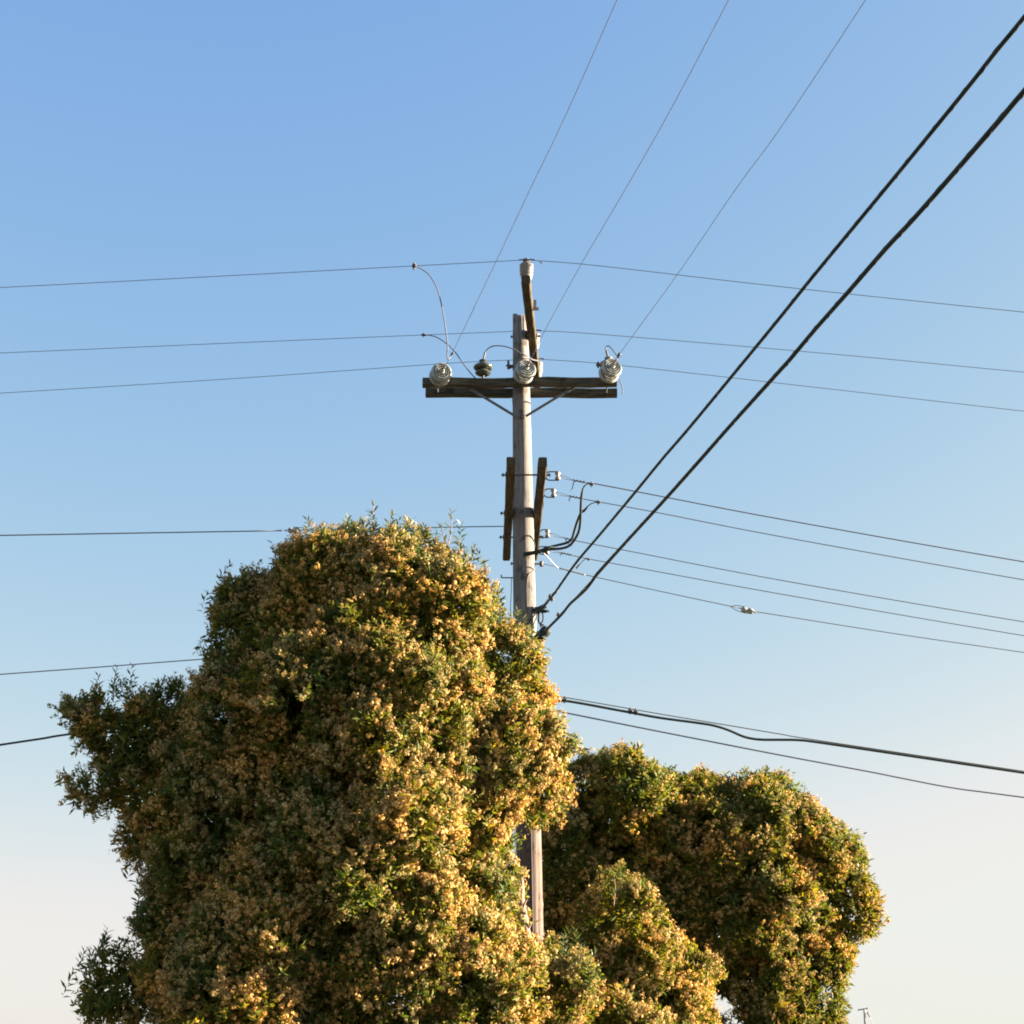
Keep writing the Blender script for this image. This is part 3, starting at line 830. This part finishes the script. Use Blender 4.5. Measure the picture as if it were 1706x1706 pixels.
def leaf_geometry(g, base, d, L, W, facing):
    """folded diamond leaves: 4 verts, 2 triangles each"""
    n = len(base)
    side = unit(np.cross(d, facing + g.normal(0, .45, (n, 3))))
    nrm = np.cross(side, d)
    tip = base + d * L[:, None] - nrm * (L * g.uniform(0.0, 0.22, n))[:, None]
    mid = base + d * (L * 0.45)[:, None] + nrm * (W * 0.15)[:, None]
    l = mid + side * (W * .5)[:, None]
    r = mid - side * (W * .5)[:, None]
    v = np.stack([base, r, tip, l], 1).reshape(-1, 3)
    i = np.arange(n)[:, None] * 4
    f = np.concatenate([i + [0, 1, 2], i + [0, 2, 3]], 1).reshape(-1, 3)
    return v, f

def crown(tree, lobes, twigs, leaves, bloom, seed, leafL=0.068, leafW=0.020, blossoms=19, inner=0.20, bare=(), shrink=0.87, bsize=1.0):
    g = np.random.default_rng(seed)
    C, Rd = lobes_from(lobes)
    Rd = Rd * shrink
    # boughs: rounded masses of several sizes over each lobe
    bc, bo, br, bb = [], [], [], []
    for i in range(len(C)):
        rx, ry, rz = Rd[i]
        area = 4 * PI * (((rx * ry) ** 1.6 + (rx * rz) ** 1.6 + (ry * rz) ** 1.6) / 3) ** (1 / 1.6)
        n = int(area * 7.5) + 5
        dr = rand_dir(g, n)
        p = C[i] + dr * Rd[i] * g.uniform(0.74, 1.02, n)[:, None]
        keep = np.ones(n, bool)
        for j in range(len(C)):
            if j != i: keep &= (((p - C[j]) / Rd[j]) ** 2).sum(1) > 0.55
        bc.append(p[keep]); bo.append(unit(dr / Rd[i])[keep]); bb.append(np.full(keep.sum(), i in bare))
        br.append((0.11 + 0.27 * g.random(keep.sum()) ** 1.7) * min(1.2, max(.6, (rx * rz) ** .5 / 0.55)))
    bc, bo, br, bb = map(np.concatenate, (bc, bo, br, bb))
    # sprays: small bunches over each bough
    N3 = twigs // 5
    k = g.choice(len(bc), int(N3 * 1.7), p=br ** 2 / (br ** 2).sum())
    d2 = unit(rand_dir(g, len(k)) + bo[k] * 0.55)
    fac = g.uniform(0.80, 1.06, len(k)) + np.where(g.random(len(k)) < .10, g.exponential(.13, len(k)), 0)
    p3 = bc[k] + d2 * (br[k] * fac)[:, None]
    keep = np.ones(len(k), bool)
    for j in range(len(bc)):
        keep &= (k == j) | (((p3 - bc[j]) ** 2).sum(1) > (0.72 * br[j]) ** 2)
    for j in range(len(C)):
        keep &= (((p3 - C[j]) / Rd[j]) ** 2).sum(1) > 0.5
    keep &= ~((d2[:, 1] > 0.5) & (g.random(len(k)) < 0.4))
    idx = np.nonzero(keep)[0][:N3]
    k, d2, p3 = k[idx], d2[idx], p3[idx]
    # twigs
    t = g.choice(len(p3), twigs)
    N = len(t)
    pos = p3[t] + g.normal(0, 0.042, (N, 3))
    D = unit(d2[t] * 0.8 + bo[k[t]] * 0.25 + np.array([0, 0, 0.40]) + g.normal(0, .38, (N, 3)))
    barek = bb[k[t]]
    Ni = int(N * inner)                                          # interior twigs close the crown
    li = g.choice(len(C), Ni, p=(Rd.prod(1) / Rd.prod(1).sum()))
    pi = C[li] + rand_dir(g, Ni) * Rd[li] * g.uniform(0.35, 0.85, Ni)[:, None]
    pos_all = np.concatenate([pos, pi]); D_all = np.concatenate([D, rand_dir(g, Ni)])
    out = unit(d2[t] + bo[k[t]] * 0.6)
    face_all = np.concatenate([out, rand_dir(g, Ni)])
    n = len(pos_all)
    big_i = np.concatenate([g.uniform(.72, 1.38, len(p3))[t], np.full(Ni, 1.7)])
    Vl, Fl = [], []
    off = 0
    for q in range(leaves):
        perp = unit(np.cross(D_all, rand_dir(g, n)))
        spread = g.uniform(0.5, 1.35, n)
        ld = unit(D_all * np.cos(spread)[:, None] + perp * np.sin(spread)[:, None])
        b = pos_all + D_all * g.uniform(-0.08, 0.03, n)[:, None]
        s = g.uniform(0.65, 1.2, n) * big_i
        v, f = leaf_geometry(g, b, ld, leafL * s, leafW * s * g.uniform(.8, 1.2, n), face_all)
        Vl.append(v); Fl.append(f + off); off += len(v)
    base_l = np.array(tuple(WL[tree.name]))
    me = np_mesh('foliage', np.concatenate(Vl) - base_l, np.concatenate(Fl), M['leaf'])
    o = bpy.data.objects.new('foliage', me); link(o, base_l, tree); o['kind'] = 'stuff'
    nl = off // 4
    # dry blossom heads at the twig tips, the outermost layer of the crown
    patch = value_noise(pos, 0.42, seed + 9)
    own = g.random(len(p3))[t]                                   # a spray flowers as a whole or stays green
    has = (own * .8 + g.random(N) * .2 < np.clip(bloom + 0.38 * patch, 0.05, 0.97)) & ~barek
    bp, bd, bout = pos[has] + D[has] * 0.062, D[has], out[has]
    nb = len(bp)
    big = g.uniform(0.65, 1.35, nb) * bsize * np.clip(1 + .45 * value_noise(bp, .28, seed + 3), .6, 1.6)
    Vb = []
    for q in range(blossoms):
        rd = rand_dir(g, nb)
        c = bp + rd * (0.022 * big * g.uniform(.5, 1.15, nb))[:, None] + bd * (g.uniform(-0.022, 0.03, nb) * big)[:, None]
        nrm = unit(rd * .7 + bout * .8 + g.normal(0, .35, (nb, 3)))
        a = unit(np.cross(nrm, rand_dir(g, nb))); b2 = np.cross(nrm, a)
        s = (0.0105 * big * g.uniform(.7, 1.3, nb))[:, None]
        Vb.append(np.stack([c - a * s - b2 * s * .6, c + a * s - b2 * s * .6, c + b2 * s * 1.15], 1).reshape(-1, 3))
    V = np.concatenate(Vb) - base_l
    F = np.arange(len(V)).reshape(-1, 3)
    me = np_mesh('blossom', V, F, M['blossom'])
    o = bpy.data.objects.new('blossom', me); link(o, base_l, tree); o['kind'] = 'stuff'
    print('CROWN', tree.name, 'boughs', len(bc), 'sprays', len(p3), 'twigs', n, 'leaf tris', nl * 2, 'blossom tris', len(F))
    return C, Rd

# a single leaf shared by all the shoots
def shoot_leaf():
    st = [(0, .0), (.12, .35), (.35, .95), (.6, .9), (.85, .4), (1.0, .0)]
    v, f = [], []
    for t, w in st:
        z = -0.018 * t * t
        v += [(t * .1, w * .012, z + .003 * w), (t * .1, 0, z), (t * .1, -w * .012, z + .003 * w)]
    for i in range(len(st) - 1):
        a = i * 3
        f += [(a, a + 1, a + 4, a + 3), (a + 1, a + 2, a + 5, a + 4)]
    return make_mesh('leaf', v, f, M['young_leaf'], True)
LEAF = shoot_leaf()

def shoots(tree, specs, seed, nleaf, leaf_scale=1.0):
    g = np.random.default_rng(seed)
    for px, py, ln, lean, Y in specs:
        tip = P(px, py, Y)
        L = 1.35 * ln * scale_at(px, py, Y)
        root = tip - Vector((lean * L, g.uniform(-.3, .3) * L, L))
        mid = (tip + root) / 2 + Vector((g.uniform(-.03, .03), g.uniform(-.03, .03), 0))
        path = smooth_path([root, mid, tip], 5)
        v, f = tube_data(path, np.linspace(.006, .0025, len(path)), 5)
        s = obj('leafy_shoot', v, f, M['dry_bark'], tree, True)
        for q in range(nleaf):
            t = 0.12 + 0.88 * (q + g.uniform(0, .6)) / nleaf
            i = min(int(t * (len(path) - 1)), len(path) - 2)
            p = path[i].lerp(path[i + 1], t * (len(path) - 1) - i)
            ax = (path[i + 1] - path[i]).normalized()
            az = q * 2.4 + g.uniform(-.4, .4)
            pr = Vector((math.cos(az), math.sin(az), 0)); pr = (pr - ax * pr.dot(ax)).normalized()
            up = 0.5 + 0.7 * t
            d = (pr + ax * up).normalized()
            y = ax.cross(d).normalized(); z = d.cross(y)
            mt = Matrix((d, y, z)).transposed()
            place('leaf', LEAF, p, s, mt.to_quaternion(), leaf_scale * g.uniform(.7, 1.15) * (1.05 - .35 * t))

def fringe(tree, line, count, seed, Y, name='shoot_leaves'):
    """young shoots along the upper edge of the crown: too many to pick apart, one part"""
    g = np.random.default_rng(seed)
    L = np.array(line, float)
    seg = np.r_[0, np.cumsum(np.linalg.norm(np.diff(L, axis=0), axis=1))]
    B, D_, S, F_ = [], [], [], []
    for u in g.uniform(0, seg[-1], count):
        px, py = np.interp(u, seg, L[:, 0]), np.interp(u, seg, L[:, 1])
        sc_ = scale_at(px, py, Y)
        tip = np.array(P(px + g.normal(0, 6), py - g.exponential(10) + 10, Y + g.normal(0, .22)))
        ln = g.uniform(22, 48) * sc_
        ax = unit(np.array([g.normal(0, .3), g.normal(0, .25), 1.0]))
        m = 13
        for q in range(m):
            t = q / (m - 1)
            az = q * 2.4 + g.uniform(-.4, .4)
            pr = np.array([math.cos(az), math.sin(az), 0]); pr = unit(pr - ax * pr.dot(ax))
            B.append(tip - ax * ln * (1 - t)); D_.append(unit(pr + ax * (.5 + .8 * t))); S.append((1.1 - .4 * t) * g.uniform(.75, 1.2)); F_.append(ax)
    S = np.array(S)
    v, f = leaf_geometry(g, np.array(B), np.array(D_), .095 * S, .024 * S, np.array(F_))
    base_l = np.array(tuple(WL[tree.name]))
    o = bpy.data.objects.new(name, np_mesh(name, v - base_l, f, M['young_leaf'])); link(o, base_l, tree); o['kind'] = 'stuff'

def limbs(tree, base, fork, C, Rd, r0, idx):
    tube('trunk', [base, base * .6 + fork * .4 + X * .06, fork], [r0, r0 * .85, r0 * .7], M['bark'], tree, 14)
    for i in idx:
        c = Vector(C[i]); top_ = c + Vector((0, 0, Rd[i][2] * .35))
        m1 = fork.lerp(top_, .35) + Vector((rng.uniform(-.1, .1), rng.uniform(-.1, .1), .12))
        m2 = fork.lerp(top_, .7) + Vector((rng.uniform(-.12, .12), rng.uniform(-.12, .12), .08))
        tube('limb', [fork - Z * .15, m1, m2, top_], [r0 * .5, r0 * .36, r0 * .22, .012], M['bark'], tree, 8)

FRONT = [  # px, py, rx, ry, depth
    (600, 1022, 148, 128, 15.7), (685, 1064, 122, 114, 15.5), (470, 1095, 104, 100, 15.6), (588, 985, 80, 84, 15.8),
    (600, 1200, 210, 180, 15.4), (778, 1142, 104, 102, 15.9), (806, 1245, 110, 108, 15.8), (808, 1330, 98, 60, 15.8),
    (452, 1240, 98, 128, 15.5), (224, 1236, 74, 68, 15.9), (205, 1308, 62, 54, 15.9), (290, 1335, 86, 88, 15.8),
    (312, 1430, 72, 76, 15.7), (430, 1420, 150, 150, 15.5), (600, 1400, 190, 140, 15.3), (740, 1390, 100, 92, 15.5),
    (355, 1565, 96, 140, 15.6), (460, 1610, 170, 150, 15.3), (640, 1560, 150, 125, 15.3), (762, 1495, 74, 90, 15.7),
    (815, 1415, 36, 66, 16.0), (560, 1740, 200, 90, 15.4), (790, 1650, 115, 96, 15.5), (922, 1658, 70, 72, 16.2),
    (1040, 1545, 72, 80, 17.6), (1085, 1642, 86, 80, 17.6), (1000, 1725, 110, 70, 16.8), (1120, 1720, 60, 50, 17.6),
    (192, 1652, 50, 74, 15.6), (262, 1190, 30, 26, 15.9), (160, 1198, 24, 30, 15.9), (245, 1640, 40, 70, 15.7),
    (725, 980, 56, 54, 15.6), (858, 1122, 26, 36, 15.9), (905, 1240, 24, 34, 15.8), (406, 1018, 32, 38, 15.6), (286, 1478, 22, 38, 15.7), (832, 1530, 34, 66, 17.0), (374, 1168, 44, 66, 15.6), (885, 1338, 40, 46, 15.9), (315, 1225, 40, 40, 15.8), (446, 1018, 52, 46, 15.7)]
REAR = [
    (1015, 1340, 84, 76, 21.0), (960, 1400, 66, 96, 21.2), (1060, 1425, 100, 100, 21.4), (1150, 1410, 90, 84, 21.3),
    (1215, 1388, 108, 84, 21.4), (1322, 1440, 92, 82, 21.6), (1380, 1535, 62, 82, 21.8), (1330, 1640, 66, 72, 21.6),
    (1240, 1500, 104, 84, 21.4), (1000, 1520, 95, 100, 21.6), (1140, 1530, 94, 84, 21.7), (1290, 1640, 56, 56, 21.5),
    (1300, 1730, 78, 60, 21.6), (940, 1600, 70, 90, 21.8), (1386, 1446, 42, 46, 21.7), (1305, 1366, 42, 36, 21.4),
    (1090, 1600, 76, 76, 22.0), (1368, 1600, 32, 38, 21.6), (1190, 1590, 50, 50, 21.9), (1175, 1726, 40, 34, 22.0), (1122, 1348, 62, 54, 21.2), (1078, 1320, 48, 48, 21.1), (1236, 1665, 34, 62, 21.7)]

ftree_base = Vector((P(610, 1600, 15.8).x, 15.8, 0))
ftree = tag(empty('flowering_tree', ftree_base), 'big bushy tree with tan dry blossom in front of the wooden pole', 'tree')
C, Rd = crown(ftree, FRONT, 72000, 6, 0.54, 21, bare=(28,), bsize=0.95, blossoms=17)
limbs(ftree, ftree_base, Vector((ftree_base.x - .05, 15.8, 2.4)), C, Rd, 0.17, (0, 1, 2, 4, 6, 9, 13, 15, 17, 22, 28))
tube('limb', [Vector((ftree_base.x, 15.8, 2.0)), P(760, 1770, 16.3), P(960, 1740, 16.8), P(1040, 1660, 17.5), P(1042, 1560, 17.6)], [.09, .07, .05, .035, .012], M['bark'], ftree, 8)
fringe(ftree, [(350, 1020), (372, 975), (440, 960), (500, 905), (560, 888), (620, 868), (690, 872), (750, 885), (795, 935), (830, 995), (880, 1050)], 85, 51, 15.65)
fringe(ftree, [(205, 1395), (242, 1455), (224, 1505), (234, 1570)], 12, 55, 15.7)
fringe(ftree, [(132, 1618), (150, 1585), (182, 1556), (222, 1578)], 16, 56, 15.6)
fringe(ftree, [(898, 1585), (940, 1575), (985, 1590)], 16, 57, 16.3)
fringe(ftree, [(128, 1180), (155, 1150), (195, 1130), (255, 1145), (310, 1150)], 24, 52, 15.9)
# dry bare branch beside the pole
tube('dry_branch', [P(885, 1640, 16.2), P(884, 1600, 16.2), P(878, 1565, 16.2), P(871, 1530, 16.2), P(868, 1500, 16.22), P(869, 1475, 16.25), P(866, 1450, 16.25)], [.026, .034, .044, .052, .036, .026, .018], M['dry_bark'], ftree, 10)
for pts in ([(876, 1555), (884, 1540), (889, 1532)], [(869, 1520), (862, 1508), (858, 1497)], [(880, 1575), (890, 1566), (896, 1556)], [(872, 1540), (865, 1546), (858, 1548)]):
    tube('dry_branch', [P(px, py, 16.19 - .02 * k) for k, (px, py) in enumerate(pts)], [.016, .011, .005], M['dry_bark'], ftree, 6)
tube('dry_branch', [P(870, 1530, 16.2), P(872, 1512, 16.18), P(875, 1503, 16.16), P(879, 1498, 16.15)], [.02, .014, .010, .005], M['dry_bark'], ftree, 7)
shoots(ftree, [(622, 832, 46, .05, 15.7), (606, 868, 30, -.3, 15.6), (656, 852, 34, .2, 15.7), (752, 846, 50, .1, 15.6), (735, 872, 34, -.3, 15.5), (683, 862, 30, .1, 15.6),
    (541, 870, 40, 0, 15.7), (522, 890, 34, -.4, 15.6), (452, 902, 48, -.35, 15.6), (500, 880, 36, -.1, 15.6), (436, 955, 32, -.1, 15.5), (371, 958, 46, -.1, 15.6), (352, 992, 36, -.5, 15.5),
    (793, 908, 50, .15, 15.6), (812, 938, 40, .5, 15.7), (196, 1108, 46, .05, 15.9), (158, 1140, 34, -.2, 15.9), (262, 1132, 34, -.1, 15.9), (180, 1545, 60, .25, 15.6), (150, 1580, 50, -.2, 15.6), (132, 1608, 40, -.6, 15.6), (245, 1560, 44, -.3, 15.6),
    (578, 880, 34, -.1, 15.6), (1022, 1452, 40, 0, 16.9), (705, 880, 30, .2, 15.5), (908, 1566, 34, -.1, 16.3), (942, 1558, 40, .1, 16.3), (968, 1574, 34, .2, 16.4), (884, 1588, 30, -.2, 16.2)], 5, 10, 1.25)

rtree_base = Vector((P(1295, 1600, 21.9).x, 21.9, 0))
rtree = tag(empty('flowering_tree', rtree_base), 'lower rounded tree behind the pole, with greener foliage and small sky gaps', 'tree')
C, Rd = crown(rtree, REAR, 36000, 6, 0.44, 33, leafL=0.076, leafW=0.023, blossoms=14, bsize=1.02, inner=0.12)
limbs(rtree, rtree_base, Vector((rtree_base.x + .05, 21.9, 1.9)), C, Rd, 0.16, (0, 2, 4, 5, 6, 8, 10, 11, 13))
fringe(rtree, [(975, 1262), (1040, 1255), (1095, 1290), (1150, 1312), (1230, 1308), (1320, 1345), (1375, 1388), (1425, 1440)], 42, 53, 21.5)
shoots(rtree, [(1152, 1290, 34, 0, 21.4), (1128, 1302, 26, -.2, 21.4), (1222, 1288, 28, .1, 21.5), (1190, 1296, 24, 0, 21.4), (1364, 1346, 30, .2, 21.6), (1330, 1350, 24, 0, 21.5), (1452, 1428, 24, .4, 21.7), (1466, 1478, 20, .6, 21.8), (1105, 1280, 22, .3, 21.0), (1030, 1240, 18, 0, 21.0)], 8, 10, 1.1)
